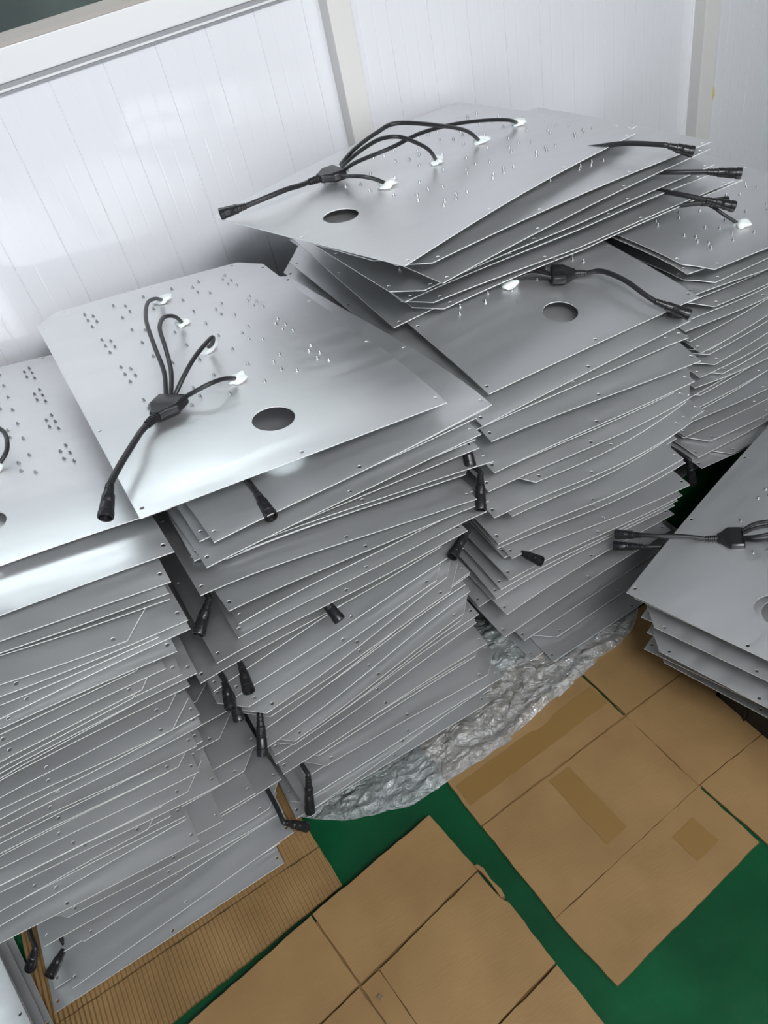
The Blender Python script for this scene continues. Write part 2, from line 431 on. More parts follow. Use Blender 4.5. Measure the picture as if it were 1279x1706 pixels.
TABLES = {
 'A': [('R','S',0.039,0.923,0.874), ('R','S',0.051,0.902,0.847), ('R','S',0.046,0.903,0.823), ('R','C',-0.059,0.904,0.775), ('R','S',0.013,0.905,0.757), ('R','S',-0.062,0.906,0.735), ('R','S',-0.003,0.900,0.716), ('R','S',0.021,0.882,0.705), ('R','S',-0.029,0.935,0.694), ('R','C',-0.065,0.919,0.683), ('R','C',-0.073,0.911,0.666), ('R','S',-0.080,0.911,0.647), ('R','C',-0.083,0.912,0.624), ('R','C',-0.102,0.911,0.608), ('R','S',-0.064,0.915,0.597), ('R','S',-0.042,0.914,0.584), ('R','C',-0.081,0.914,0.492), ('R','S',-0.081,0.914,0.463), ('R','S',-0.094,0.915,0.420), ('R','C',-0.109,0.915,0.387), ('R','S',-0.130,0.915,0.348), ('R','C',-0.121,0.915,0.323), ('R','C',-0.175,0.917,0.312), ('R','S',-0.113,0.917,0.291), ('R','C',-0.217,0.917,0.266), ('R','S',-0.201,0.898,0.186), ('R','S',-0.147,0.915,0.175), ('R','S',-0.068,0.940,0.164), ('R','C',-0.030,0.917,0.068), ('R','S',-0.037,0.876,0.034), ('R','S',-0.075,0.881,0.023), ('R','S',-0.087,0.842,0.012)],
 'B': [('R','S',0.554,0.879,0.847), ('R','S',0.540,0.891,0.836), ('R','S',0.509,0.882,0.799), ('R','S',0.469,0.886,0.788), ('L','S',0.073,0.912,0.742), ('L','C',0.065,0.913,0.728), ('R','S',0.521,0.883,0.688), ('L','S',0.029,0.916,0.677), ('R','S',0.515,0.886,0.657), ('L','S',0.063,0.910,0.607), ('R','S',0.542,0.890,0.596), ('R','S',0.493,0.885,0.578), ('L','C',0.031,0.917,0.567), ('L','S',-0.054,0.916,0.528), ('L','S',-0.007,0.914,0.489), ('R','C',0.396,0.889,0.478), ('R','C',0.480,0.888,0.466), ('R','C',0.479,0.888,0.415), ('L','S',0.001,0.917,0.392), ('L','S',-0.004,0.915,0.328), ('R','C',0.502,0.890,0.317), ('L','S',-0.004,0.917,0.244), ('R','S',0.502,0.888,0.205), ('L','C',-0.003,0.918,0.181), ('L','C',0.039,0.918,0.106), ('R','S',0.524,0.885,0.079), ('R','S',0.497,0.892,0.068), ('R','S',0.476,0.883,0.023), ('L','S',0.006,0.907,0.012)],
 'C': [('R','S',1.083,0.933,0.749), ('L','C',0.667,0.991,0.738), ('L','S',0.623,0.984,0.727), ('R','S',1.041,0.942,0.716), ('L','S',0.603,0.971,0.705), ('R','S',1.091,0.906,0.694), ('L','C',0.588,0.954,0.669), ('R','S',1.077,0.904,0.650), ('R','S',1.069,0.905,0.605), ('L','C',0.658,0.955,0.552), ('R','S',1.055,0.905,0.537), ('L','S',0.679,0.940,0.489), ('L','C',0.618,0.971,0.478), ('R','S',1.069,0.906,0.451), ('L','S',0.604,0.957,0.432), ('R','S',1.074,0.904,0.420), ('L','C',0.625,0.960,0.409), ('R','S',1.101,0.907,0.364), ('R','S',1.079,0.907,0.333), ('R','S',1.066,0.908,0.308), ('R','S',1.054,0.905,0.290), ('L','C',0.605,0.961,0.279), ('R','S',1.059,0.909,0.255), ('L','S',0.532,0.958,0.235), ('R','S',1.045,0.906,0.190), ('L','C',0.578,0.961,0.179), ('L','S',0.638,0.956,0.045), ('L','C',0.665,0.924,0.034), ('L','S',0.663,0.880,0.023), ('L','S',0.629,0.919,0.012)],
 'E': [('L','S',1.147,1.007,0.754), ('L','C',1.168,1.002,0.735), ('L','S',1.154,1.003,0.716), ('L','C',1.190,1.004,0.677), ('L','S',1.153,1.005,0.650), ('L','S',1.210,1.006,0.600), ('L','C',1.217,1.007,0.533), ('L','S',1.217,1.007,0.516), ('L','C',1.249,1.008,0.488), ('L','S',1.205,1.009,0.472), ('L','S',1.188,1.009,0.415), ('L','S',1.202,1.010,0.369), ('L','S',1.193,1.010,0.318), ('L','C',1.221,1.000,0.283), ('L','S',1.203,0.976,0.272), ('L','C',1.242,0.950,0.261), ('L','S',1.187,0.906,0.250)],
}

def rows_of(key, gap=.026, rec=.012, seed=1):
    r = random.Random(seed); out = []
    T = sorted(TABLES[key], key=lambda q: -q[4])
    for k, (side, ty, x, y, z) in enumerate(T):
        out.append(dict(side=side, type=ty, x=x, y=y, z=z))
        if k + 1 < len(T):
            g = z - T[k + 1][4]; m = int(g / gap)
            for j in range(1, m + 1):
                t = j / (m + 1); nb = T[k + 1]
                if nb[0] == side: xx = x + (nb[2] - x) * t
                else:
                    xn = nb[2] + (PW if side == 'R' else -PW); xx = x + (xn - x) * t
                out.append(dict(side=side, type=r.choice('SC'), x=xx + r.uniform(-.012, .012), y=y + rec + r.uniform(0, .012), z=z - g * t))
    return out
# =================================================================================================
# SETTING
WY = 1.86
def wall_profile_mesh(x0, x1, z0, z1, P, phase, y):
    """steel sandwich panel skin with a deep seam every P and shallow ribs at thirds"""
    xs = [(x0, 0)]
    k0 = math.floor((x0 - phase) / (P / 3)) + 1; k1 = math.ceil((x1 - phase) / (P / 3))
    for k in range(k0, k1):
        x = phase + k * P / 3; deep = (k % 3 == 0)
        w, d = (.0014, .0022) if deep else (.0030, .00035)
        if x - w - .001 <= x0 or x + w + .001 >= x1: continue
        xs += [(x - w, 0), (x - w * .3, d), (x + w * .3, d), (x + w, 0)]
    xs.append((x1, 0)); v = []; f = []
    for x, d in xs: v += [(x, y + d, z0), (x, y + d, z1)]
    for i in range(len(xs) - 1): f.append((2 * i, 2 * i + 2, 2 * i + 3, 2 * i + 1))
    b = len(v); v += [(x0, y + .05, z0), (x0, y + .05, z1), (x1, y + .05, z0), (x1, y + .05, z1)]
    e = 2 * (len(xs) - 1); f += [(b, b + 1, b + 3, b + 2), (0, 1, b + 1, b), (e, b + 2, b + 3, e + 1)]
    return mesh('wall', v, f, M_wall)
X0, X1, Y0, ZC = -3.2, 4.6, -1.7, 3.0
def struct(o): o['kind'] = 'structure'; return o
# back wall: panel under the window, panel right of the first post, panel past the second post
SILL = 1.297
o = struct(link('wall_back', wall_profile_mesh(-3.2, .885, 0, SILL, .1155, .026, WY)))
struct(link('wall_back_middle', wall_profile_mesh(.885, 2.07, 0, ZC, .1115, 1.155, WY)))
struct(link('wall_back_right', wall_profile_mesh(2.07, X1, 0, ZC, .111, 2.205, WY)))
struct(MB().box(-3.2, .885, WY, WY + .05, 2.35, ZC).build('wall_back_top', M_wall))
tr1 = MB().box(.876, .934, WY - .042, WY + .01, 0, ZC); struct(tr1.build('trim_1', M_trim, bevel=.002))
tr2 = MB().box(2.055, 2.115, WY - .042, WY + .01, 0, ZC); struct(tr2.build('trim_2', M_trim, bevel=.002))
# window above the left panel
w = MB()
w.box(-3.0, .872, WY - .016, WY + .06, SILL + .006, SILL + .062)
w.box(.80, .872, WY - .016, WY + .06, SILL + .062, 2.35)
w.box(-1.30, -1.24, WY - .016, WY + .06, SILL + .062, 2.35)
w.box(-3.0, .872, WY - .016, WY + .06, 2.29, 2.35)
win = struct(w.build('window_1', M_frame, bevel=.003))
sb = MB().box(-3.0, .872, WY - .010, WY + .02, SILL - .012, SILL + .006).build('window_seal', M_groove, win)
sb2 = MB().box(-3.0, .872, WY - .014, WY + .02, SILL - .0075, SILL - .0035).build('window_bead', M_frame, win)
bd = MB()
for xa, xb in ((-1.24, .80), (-3.0, -1.30)):
    bd.extr_x([(WY - .016, SILL + .062), (WY - .012, SILL + .069), (WY + .02, SILL + .080), (WY + .02, SILL + .062)], xa, xb)
bd.build('glazing_bead', M_bead, win)
MB().box(-1.24, .80, WY + .022, WY + .026, SILL + .06, 2.30).build('window_pane', M_glass, win)
MB().box(-3.0, -1.30, WY + .022, WY + .026, SILL + .06, 2.30).build('window_pane', M_glass, win)
hedge = link('backdrop', mesh('backdrop', [(-5, 3.6, -.1), (3, 3.6, -.1), (3, 3.6, 3.4), (-5, 3.6, 3.4)], [(0, 1, 2, 3)], M_dark)); struct(hedge); hedge.name = 'wall_outside'
# floor, ceiling, other walls of the room
fl = []
NX_, NY_ = 2, 2
struct(MB().box(X0, X1, Y0, WY + .05, -.06, 0).build('floor', M_floor))
struct(MB().box(X0, X1, Y0, WY + .05, ZC, ZC + .05).build('ceiling', M_ceil))
struct(MB().box(X0 - .05, X0, Y0, WY + .05, 0, ZC).build('wall_left', M_dim))
struct(MB().box(X1, X1 + .05, Y0, WY + .05, 0, ZC).build('wall_right', M_dim))
# front wall (behind the camera) with openings to daylight
ops = [(-2.2, -.7, 1.1, 2.2), (1.0, 2.2, 1.3, 2.2)]
cuts = sorted(ops); mbw = MB(); x = X0
for a, b_, z0, z1 in cuts:
    mbw.box(x, a, Y0 - .05, Y0, 0, ZC); mbw.box(a, b_, Y0 - .05, Y0, 0, z0); mbw.box(a, b_, Y0 - .05, Y0, z1, ZC); x = b_
mbw.box(x, X1, Y0 - .05, Y0, 0, ZC)
struct(mbw.build('wall_front', M_dim))
# stain on the right hand panel
bm = []
sp = circle(0, 0, 1, 14); rs = random.Random(3)
v = [(2.163 + c[0] * .010 * rs.uniform(.7, 1.2), WY - .0006, .675 + c[1] * .022 * rs.uniform(.7, 1.2)) for c in sp]
M_stain = mat('yellow_paint_mark', (.75, .62, .18), .6, 0)
struct(link('wall_paint_mark', mesh('wall_paint_mark', v, [tuple(range(14))], M_stain)))

# =================================================================================================
# CARTONS ON THE FLOOR
def rough_poly(poly, r, amp=.0012, step=.02):
    out = []
    for i in range(len(poly)):
        a = Vector(poly[i]); b = Vector(poly[(i + 1) % len(poly)]); L = (b - a).length; k = max(1, int(L / step))
        nn = Vector((-(b - a).y, (b - a).x)).normalized()
        for j in range(k):
            p = a.lerp(b, j / k)
            if j: p = p + nn * r.uniform(-amp, amp)
            out.append((p.x, p.y))
    return out
def sheet_obj(name, poly, z0, z1, m, parent, org, r, warp=.0012):
    """corrugated board panel with slightly uneven outline and surface"""
    pl = rough_poly(poly, r)
    xs = [p[0] for p in poly]; ys = [p[1] for p in poly]
    verts = list(pl); k = len(pl)
    def inside(x, y):
        c = False; j = len(poly) - 1
        for i in range(len(poly)):
            xi, yi = poly[i]; xj, yj = poly[j]
            if (yi > y) != (yj > y) and x < (xj - xi) * (y - yi) / (yj - yi) + xi: c = not c
            j = i
        return c
    gx = min(xs) + .03
    while gx < max(xs):
        gy = min(ys) + .03
        while gy < max(ys):
            if inside(gx, gy) and all(math.hypot(gx - a, gy - b) > .012 for a, b in pl): verts.append((gx, gy))
            gy += .04
        gx += .04
    rr = geometry.delaunay_2d_cdt([Vector(q) for q in verts], [(i, (i + 1) % k) for i in range(k)], [list(range(k))], 1, 1e-6)
    V, Fc = rr[0], rr[2]; n_ = len(V); ph = r.uniform(0, 6)
    def dz(x, y): return warp * (math.sin(x * 23 + ph) * math.cos(y * 19 + ph * 2) + .6 * math.sin(x * 9 - y * 14 + ph))
    vv = [(q.x - org[0], q.y - org[1], z0 - org[2]) for q in V] + [(q.x - org[0], q.y - org[1], z1 + abs(dz(q.x, q.y)) - org[2]) for q in V]
    ff = []; ec = set()
    for f in Fc:
        ar = sum(V[f[i]].x * V[f[(i + 1) % 3]].y - V[f[(i + 1) % 3]].x * V[f[i]].y for i in range(3))
        f = tuple(f) if ar > 0 else tuple(reversed(f))
        ff.append(tuple(i + n_ for i in f)); ff.append(tuple(reversed(f)))
        for i in range(3): ec.add((f[i], f[(i + 1) % 3]))
    ff += [(a, b, b + n_, a + n_) for a, b in ec if (b, a) not in ec]
    return link(name, mesh(name, vv, ff, m, smooth=True, sharp_above=40), parent)
rc = random.Random(11)
# carton to the right
org = (.30, .30, 0); ct = link('flattened_carton', None, loc=org)
tag(ct, 'large flattened brown cardboard carton under the low right-hand stack', 'cardboard box')
lay = [(.318, .302), (.700, .332), (.699, .470), (.7045, .470), (.714, .318), (1.255, .334), (1.255, .876), (.701, .876), (.6995, .684), (.6945, .684), (.688, .876), (.292, .876), (.296, .66), (.302, .445)]
sheet_obj('lower_layer', lay, .0004, .0030, M_card, ct, org, rc, 0)
sheet_obj('panel', [(.300, .4435), (.6985, .4745), (.6965, .6775), (.293, .6645)], .001, .007, M_card, ct, org, rc)
sheet_obj('flap', [(.316, .298), (.702, .330), (.698, .4735), (.2985, .4425)], .001, .007, M_card, ct, org, rc)
sheet_obj('flap', [(.292, .668), (.6945, .681), (.690, .94), (.288, .94)], .001, .0075, M_card, ct, org, rc)
sheet_obj('panel', [(.6995, .4755), (1.26, .487), (1.26, .688), (.6975, .6785)], .001, .007, M_card, ct, org, rc)
sheet_obj('flap', [(.712, .313), (1.26, .33), (1.26, .486), (.7035, .474)], .001, .007, M_card, ct, org, rc)
sheet_obj('flap', [(.700, .682), (1.26, .69), (1.26, .88), (.88, .88), (.698, .88)], .001, .0075, M_card, ct, org, rc)
sheet_obj('packing_tape', [(.30, .715), (.69, .728), (.689, .782), (.30, .768)], .0086, .0088, M_tape, ct, org, rc, .0002)
sheet_obj('packing_tape', [(.47, .49), (.525, .495), (.52, .66), (.465, .66)], .0082, .0084, M_tape, ct, org, rc, .0002)
sheet_obj('packing_tape', [(.585, .37), (.645, .375), (.64, .435), (.58, .43)], .0082, .0084, M_tape, ct, org, rc, .0002)
# carton in the middle, several layers thick
org = (-.1, .5, 0); cm = link('flattened_carton', None, loc=org)
tag(cm, 'thick flattened brown carton with a small star-shaped cut, bottom middle', 'cardboard box')
Z0, Z1 = .020, .031
sheet_obj('flap', [(-.0825, .709), (.214, .739), (.231, .592), (-.062, .5515)], Z0, Z1, M_card, cm, org, rc)
sheet_obj('flap', [(-.45, .664), (-.086, .7085), (-.0665, .5515), (-.45, .497)], Z0, Z1, M_card, cm, org, rc)
sheet_obj('panel', [(-.021, .551), (.228, .5875), (.236, .520), (.243, .508), (.248, .381), (-.001, .350)], Z0, Z1, M_card, cm, org, rc)
star = [(-.044 + (.0065 if i % 2 else .0022) * math.cos(i * math.pi / 4 + .4), .513 + (.0065 if i % 2 else .0022) * math.sin(i * math.pi / 4 + .4)) for i in range(8)]
sheet_obj('panel', [(-.064, .546), (-.0235, .5505), (-.0035, .349), (-.040, .345)], Z0, Z1 - .0015, M_card, cm, org, rc)
sheet_obj('star_cut', star, Z1 - .001, Z1 + .0022, mat('torn_grey_paper', (.16, .13, .10), .8), cm, org, rc, .0)
sheet_obj('flap', [(-.001, .346), (.248, .376), (.262, .16), (.015, .13)], Z0, Z1, M_card, cm, org, rc)
sheet_obj('flap', [(-.45, .493), (-.068, .546), (-.043, .345), (-.03, .13), (-.45, .10)], Z0, Z1, M_card, cm, org, rc)
sheet_obj('lower_layer', [(-.44, .655), (.205, .732), (.224, .59), (.243, .38), (.255, .14), (-.44, .11)], .001, .0195, M_card, cm, org, rc)
tb = [(.228, .600), (.236, .598), (.241, .585), (.240, .56), (.245, .535), (.243, .520), (.236, .522), (.236, .56), (.233, .585)]
sheet_obj('torn_edge', tb, Z0 + .002, Z1 + .004, M_card, cm, org, rc, .003)
# carton under the left stack
org = (-.3, 1.1, 0); cl = link('flattened_carton', None, loc=org)
tag(cl, 'ribbed brown flattened carton lying under the left stack of plates', 'cardboard box')
sheet_obj('panel', [(-.62, .834), (-.010, .834), (-.018, .974), (-.018, 1.75), (-.62, 1.75)], .001, .0065, M_cardrib, cl, org, rc)
sheet_obj('flap', [(-.60, .70), (-.399, .704), (-.007, .735), (-.010, .831), (-.615, .831)], .001, .0065, M_cardrib, cl, org, rc)

# =================================================================================================
# THE PILES OF PLATES
base = lambda z: (lambda X, Y: np.full_like(X, z))
# --- left pile
def front_bend(Y, y0, amp=.015, w=.05):
    """the free front edges sag a little"""
    return amp * (1 - np.exp(-np.maximum(Y - y0, -.03) / w))
def ztA(X, Y): return .862 - .17 * np.clip(X, -.35, .2) - .11 * (Y - 1.15) - .006 * ((X + .2) / .25) ** 2 - .05 * np.clip(1.14 - Y, 0, 1) ** 1.0 - .5 * np.clip(1.10 - Y, 0, 1) ** 2 + front_bend(Y, .93, .007) - .004
rA = rows_of('A', seed=5); rA.append(dict(side='R', type='S', x=.046, y=.990, z=.885, az=0.0, lab='topmost grey metal plate on the left stack, round hole cut by the photo edge'))
for x, y, z, t_ in ((-.02, 1.03, .455, 'S'), (-.03, 1.02, .40, 'C'), (-.012, 1.01, .345, 'S'), (-.03, 1.0, .30, 'C'), (-.008, .985, .245, 'S'), (-.02, .965, .215, 'C'), (-.010, .95, .147, 'S'), (-.015, .93, .118, 'C'), (-.03, .91, .092, 'S')):
    rA.append(dict(side='R', type=t_, x=x, y=y, z=z))
A = Pile('A', 'the stack at the far left', 'metal plates of the far left stack', base(.009), ztA, -.3, 1.3, rA, 21)
# --- second pile, with the splitter cable on its top plate
PBc = [(-.002, .901, .933), (.487, .889, .862), (.516, 1.686, .858), (.01, 1.701, .915)]
def ztB(X, Y): return .933 - .135 * X - .018 * (Y - .9) - .000 * X + .002 * (1 - ((X - .25) / .25) ** 2) * np.clip((Y - .9) * 3, 0, 1) + 0.005 * np.sin((Y - .9) * 7) - .005 + front_bend(Y, .90, .008)
rB = rows_of('B', seed=6); rB.append(dict(side='L', type='S', x=-.001, y=.901, z=.925, az=-.6, lab='top plate of second stack from left, four looping wires and black splitter'))
B = Pile('B', 'the stack second from the left', 'metal plates of the second stack from the left', base(.009), ztB, .26, 1.3, rB, 22)
# --- third pile
def ztC(X, Y): return .778 - .05 * (X - .62) + .10 * (Y - .95) + .010 * (1 - ((X - .87) / .26) ** 2) * np.clip((Y - .93) * 4, 0, 1) - .004 + front_bend(Y, .945, .008)
rC = rows_of('C', seed=7); rC.append(dict(side='L', type='S', x=.622, y=.962, z=.775, az=-1.0, lab='top plate of the middle stack, round hole and black splitter showing'))
C_ = Pile('C', 'the middle stack', 'metal plates of the middle stack', base(.009), ztC, .86, 1.3, rC, 23)
# --- skewed pile on top of the third one
PDc = [(.551, 1.054, 1.02), (1.319, 1.301, .953), (1.14, 1.789, .957), (.407, 1.52, 1.036)]
def ztD(X, Y): return 1.020 - .092 * ((X - .551) * .952 + (Y - 1.054) * .306) + .036 * (-(X - .551) * .306 + (Y - 1.054) * .952) + .010 * np.sin((X - .5) * 4.2)
def zbD(X, Y): return np.maximum(ztC(X, Y), .02 + ztC(X, Y) * 0 + .77) + .006
def dorg(fx, fy, az, flip):        # front corner of the long side, azimuth of the long side
    t = math.radians(az); Lv = Vector((math.cos(t), math.sin(t))); Sv = Vector((-Lv.y, Lv.x)); f = Vector((fx, fy))
    if not flip: return dict(org=1, x=(f + Sv * PW).x, y=(f + Sv * PW).y, az=az - 90)     # hole end on the left
    return dict(org=1, x=(f + Lv * PL).x, y=(f + Lv * PL).y, az=az + 90)                   # hole end on the right
rD = []
for fx, fy, az, flip, z in [(.551, 1.054, 17.8, 0, 1.02), (.560, 1.112, 16.5, 1, 1.003), (.583, 1.094, 6.0, 1, .985), (.628, 1.075, 7.8, 0, .958), (.572, 1.122, 2.5, 1, .925),
                            (.595, 1.165, -1.0, 0, .893), (.612, 1.170, -2.2, 1, .858), (.640, 1.185, -3.5, 1, .835), (.59, 1.22, -1.5, 0, .81)]:
    d = dorg(fx, fy, az, flip); d.update(z=z, type='S', side='L'); rD.append(d)
rD[0]['lab'] = 'topmost skewed plate with four arching wires, highest in the photo'
Dp = Pile('D', 'the skewed pile on the middle stack', 'skewed metal plates on the middle stack', zbD, ztD, .86, 1.4, rD, 24, amp=.35)
# --- fourth pile by the wall, its lowest plates set back
def ztE(X, Y): return .775 - .10 * (X - 1.16) + .02 * (Y - 1.0) + front_bend(Y, 1.0, .012)
rE = rows_of('E', seed=8)
for q in rE:
    q['x'] += .0
    if q['z'] < .30: q['y'] = max(q['y'], .95)
for k in range(10): rE.append(dict(side='L', type='SC'[k % 2], x=1.20 + rng.uniform(-.01, .02), y=1.13 + rng.uniform(0, .02), z=.235 - k * .0235))
rE.append(dict(side='L', type='C', x=1.153, y=.985, z=.775, az=0.0, lab='top plate of the right stack by the wall, white sealant blob and cut front corners'))
E_ = Pile('E', 'the right-hand stack by the wall', 'metal plates of the right-hand stack by the wall', base(.009), ztE, 1.42, 1.35, rE, 25, azj=1.0)
# --- low pile in front at the right, on a crate
def ztF(X, Y): return .286 + front_bend((X - .775) * .8 + (Y - .768) * .2 + 0, -.06, .008) + .012 * np.clip(1 - ((X - 1.1) / .3) ** 2, -1, 1)
rF = []
def forg(cx, cy, uaz, flip):       # the corner nearest the middle stack; uaz = direction the short side runs off
    t = math.radians(uaz); Us = Vector((math.cos(t), math.sin(t))); Vs = Vector((-Us.y, Us.x)); c = Vector((cx, cy))
    if not flip: return dict(org=1, x=c.x, y=c.y, az=uaz)
    o = c + Us * PW + Vs * PL; return dict(org=1, x=o.x, y=o.y, az=uaz + 180)
for cx, cy, vaz, flip, z in [(.775, .768, -75.0, 0, .290), (.790, .760, -75, 0, .270), (.770, .738, -74, 1, .248), (.800, .748, -72, 0, .226), (.765, .715, -76, 1, .204),
                             (.795, .725, -69, 0, .180), (.800, .715, -68, 1, .158), (.790, .725, -73, 0, .136), (.795, .725, -75, 1, .116)]:
    d = forg(cx, cy, vaz, flip); d.update(z=z, type='S', side='L'); rF.append(d)
rF[0]['lab'] = 'top plate of the low right-hand stack, corner pointing left over the cardboard'
Fp = Pile('F', 'the low stack at the right edge', 'metal plates of the low stack at the right edge', base(.103), ztF, 1.1, .6, rF, 26, amp=.5)
# --- low pile cut off by the bottom left corner
rG = [dict(side='R', type='SC'[k % 2], x=-.487 - rng.uniform(0, .014), y=.30 + rng.uniform(-.015, .015), z=.015 + k * .016, az=11 + rng.gauss(0, .8)) for k in range(6)]
Gp = Pile('G', 'the low stack at the bottom left corner', 'metal plates of the low bottom left stack', base(.003), base(.10), -.85, .65, rG, 27, amp=.3)

def x_range(q):
    c = [q['o'] + q['U'] * a + q['V'] * b for a in (0, PW) for b in (0, PL)]
    return min(p[0] for p in c), max(p[0] for p in c)
def part_piles(L_, R2, keep_l=0.5, tol=.034):
    """neighbouring piles do not run into each other: slide the plates that would touch apart"""
    for _ in range(3):
        for i, a in enumerate(L_.rows):
            for j, b in enumerate(R2.rows):
                xa = x_range(a)[1]; xb = x_range(b)[0]; ov = xa - xb + .002
                if ov <= 0 or ov > .25 or abs(a['z'] - b['z']) > .09: continue
                xm = (xa + xb) / 2
                if any(abs(L_.z_at(i, xm, y) - R2.z_at(j, xm, y)) < .006 for y in (.95, 1.1, 1.3, 1.5, 1.65)) or \
                   (L_.z_at(i, xm, .95) - R2.z_at(j, xm, .95)) * (L_.z_at(i, xm, 1.65) - R2.z_at(j, xm, 1.65)) < 0:
                    k = keep_l
                    if 'lab' in a: k = 0
                    if 'lab' in b: k = 1
                    a['o'] = a['o'] - np.array([ov * k, 0]); b['o'] = b['o'] + np.array([ov * (1 - k), 0])
part_piles(A, B, .6); part_piles(B, C_, .5); part_piles(C_, E_, .3)
# black connectors that hang out between the plates: pile, tail, tip
HANG = [
 ('B', (.164, .905, .858), (.162, .865, .850)), ('B', (.200, .925, .592), (.208, .872, .560)),
 ('B', (.030, .925, .706), (-.010, .885, .690)), ('B', (.028, .985, .578), (.010, .950, .535)), ('B', (.024, .905, .535), (.016, .865, .530)),
 ('B', (-.012, .935, .497), (-.024, .890, .485)), ('B', (-.012, .935, .458), (-.022, .895, .435)), ('B', (.016, .925, .386), (-.017, .875, .335)),
 ('B', (.040, .893, .164), (.008, .868, .082)),
 ('A', (-.045, .865, .108), (-.012, .860, .052)), ('A', (-.575, .950, .077), (-.604, .945, .040)), ('A', (-.548, .918, .052), (-.566, .897, .058)),
 ('B', (.545, .935, .735), (.530, .905, .700)), ('B', (.560, .925, .650), (.522, .878, .618)), ('B', (.520, .935, .520), (.459, .900, .520)),
 ('C', (.628, .925, .392), (.643, .872, .396)), ('C', (1.040, .985, .744), (1.078, .950, .734)),
 ('E', (1.171, .975, .285), (1.179, .965, .212)),
]
PILES = {'A': A, 'B': B, 'C': C_, 'D': Dp, 'E': E_, 'F': Fp, 'G': Gp}
hang = {k: [] for k in PILES}
for k, a, b_ in HANG:
    P = PILES[k]; i = nearest(P, a[2], a[0], max(a[1], P.rows[0]['y'] * 0 + a[1])); i = min(i, P.n - 2); hang[k].append((i, a, b_))
allst = lambda u, v: True
top = lambda P: P.n - 1
A.build({top(A): allst}, {i for i, _, _ in hang['A']})
B.build({top(B): allst}, {i for i, _, _ in hang['B']})
C_.build({top(C_): lambda u, v: v < .34 or u > .3}, {i for i, _, _ in hang['C']})
nD = Dp.n
det = {nD - 1: allst}
for i, q in enumerate(Dp.rows[:-1]):
    flipped = q['U'][0] < 0 or q['V'][0] < 0
    det[i] = (lambda u, v: u < .18) if flipped else (lambda u, v: u > .30)
Dp.build(det, set())
E_.build({top(E_): allst}, {i for i, _, _ in hang['E']})
Fp.build({top(Fp): allst}, {Fp.n - 2})
Gp.build({}, set())
for k in hang:
    P = PILES[k]
    for i, a, b_ in hang[k]:
        root = P.plates[i]; a = Vector(a); b_ = Vector(b_); d = (b_ - a).normalized()
        inner = Vector((a.x + .03 * (-1 if d.x > .6 else 1) * 0, a.y + .09, a.z + .004))
        L = max((b_ - a).length, .052); a2 = b_ - d * L
        c = tube_obj('cable', catmull([inner, a2 + Vector((0, .035, .006)), a2 - d * .004, a2 + d * .004]), .0048, M_rub, root, root.location)
        connector_obj(a2, b_, c, root.location)

# harness of the second pile's top plate, in the plate's own measure (u, v, height)
def loc_path(P, i, pts): return [P.world(i, u, v, h) for u, v, h in pts]
i = top(B)
wl = [[(.1263, .2494, .016), (.1454, .2981, .036), (.1554, .3585, .058), (.1725, .4594, .068), (.2001, .5643, .058), (.2268, .6375, .035), (.2488, .698, .004)],
      [(.1328, .2446, .016), (.1553, .2906, .036), (.17, .3487, .053), (.1832, .4158, .063), (.206, .4804, .055), (.2305, .516, .037), (.247, .554, .004)],
      [(.1383, .2433, .016), (.1634, .2549, .036), (.1946, .2768, .052), (.227, .3104, .055), (.2535, .3554, .044), (.2537, .3765, .024), (.2463, .4042, .004)],
      [(.144, .2312, .014), (.1683, .2161, .028), (.1963, .2125, .035), (.2228, .2292, .026), (.2479, .2568, .004)]]
W4 = [loc_path(B, i, p) for p in wl]
main = [(.0600, .158, .024), (.0486, .1339, .030), (.0187, .0919, .032), (-.0045, .0628, .030), (-.0130, .0530, .028), (-.0175, .0483, .026)]
P_ = loc_path(B, i, main)
harness(B, i, B.world(i, .136, .240, .015), B.world(i, .0745, .182, .018), P_[:-1], B.world(i, -.0385, .006, .016), W4, [w_[-1] for w_ in W4])
# skewed pile's top plate
i = top(Dp)
wl = [[(.098, .276, .020), (.150, .2500, .050), (.2013, .2350, .080), (.2613, .2330, .112), (.3018, .2450, .128), (.3058, .3497, .095), (.2665, .4819, .045), (.2456, .551, .004)],
      [(.1122, .2644, .020), (.165, .2450, .050), (.2205, .2350, .080), (.2600, .2400, .098), (.2894, .2560, .100), (.2811, .306, .075), (.2671, .3600, .042), (.2453, .404, .004)],
      [(.1323, .2425, .020), (.1826, .2300, .046), (.213, .2405, .058), (.2489, .2784, .070), (.2516, .3571, .072), (.2504, .4527, .062), (.2478, .5566, .044), (.2600, .635, .028), (.2402, .702, .004)],
      [(.154, .2221, .020), (.1936, .2125, .030), (.2187, .2228, .028), (.2309, .2402, .018), (.2380, .2581, .004)]]
W4 = [loc_path(Dp, i, p) for p in wl]
main = [(.1100, .145, .024), (.1130, .1096, .030), (.1048, .0646, .030), (.0900, .0380, .026), (.0830, .0280, .024)]
P_ = loc_path(Dp, i, main)
harness(Dp, i, Dp.world(i, .122, .248, .018), Dp.world(i, .1038, .1756, .019), P_, Dp.world(i, .050, -.012, .018), W4, [w_[-1] for w_ in W4])
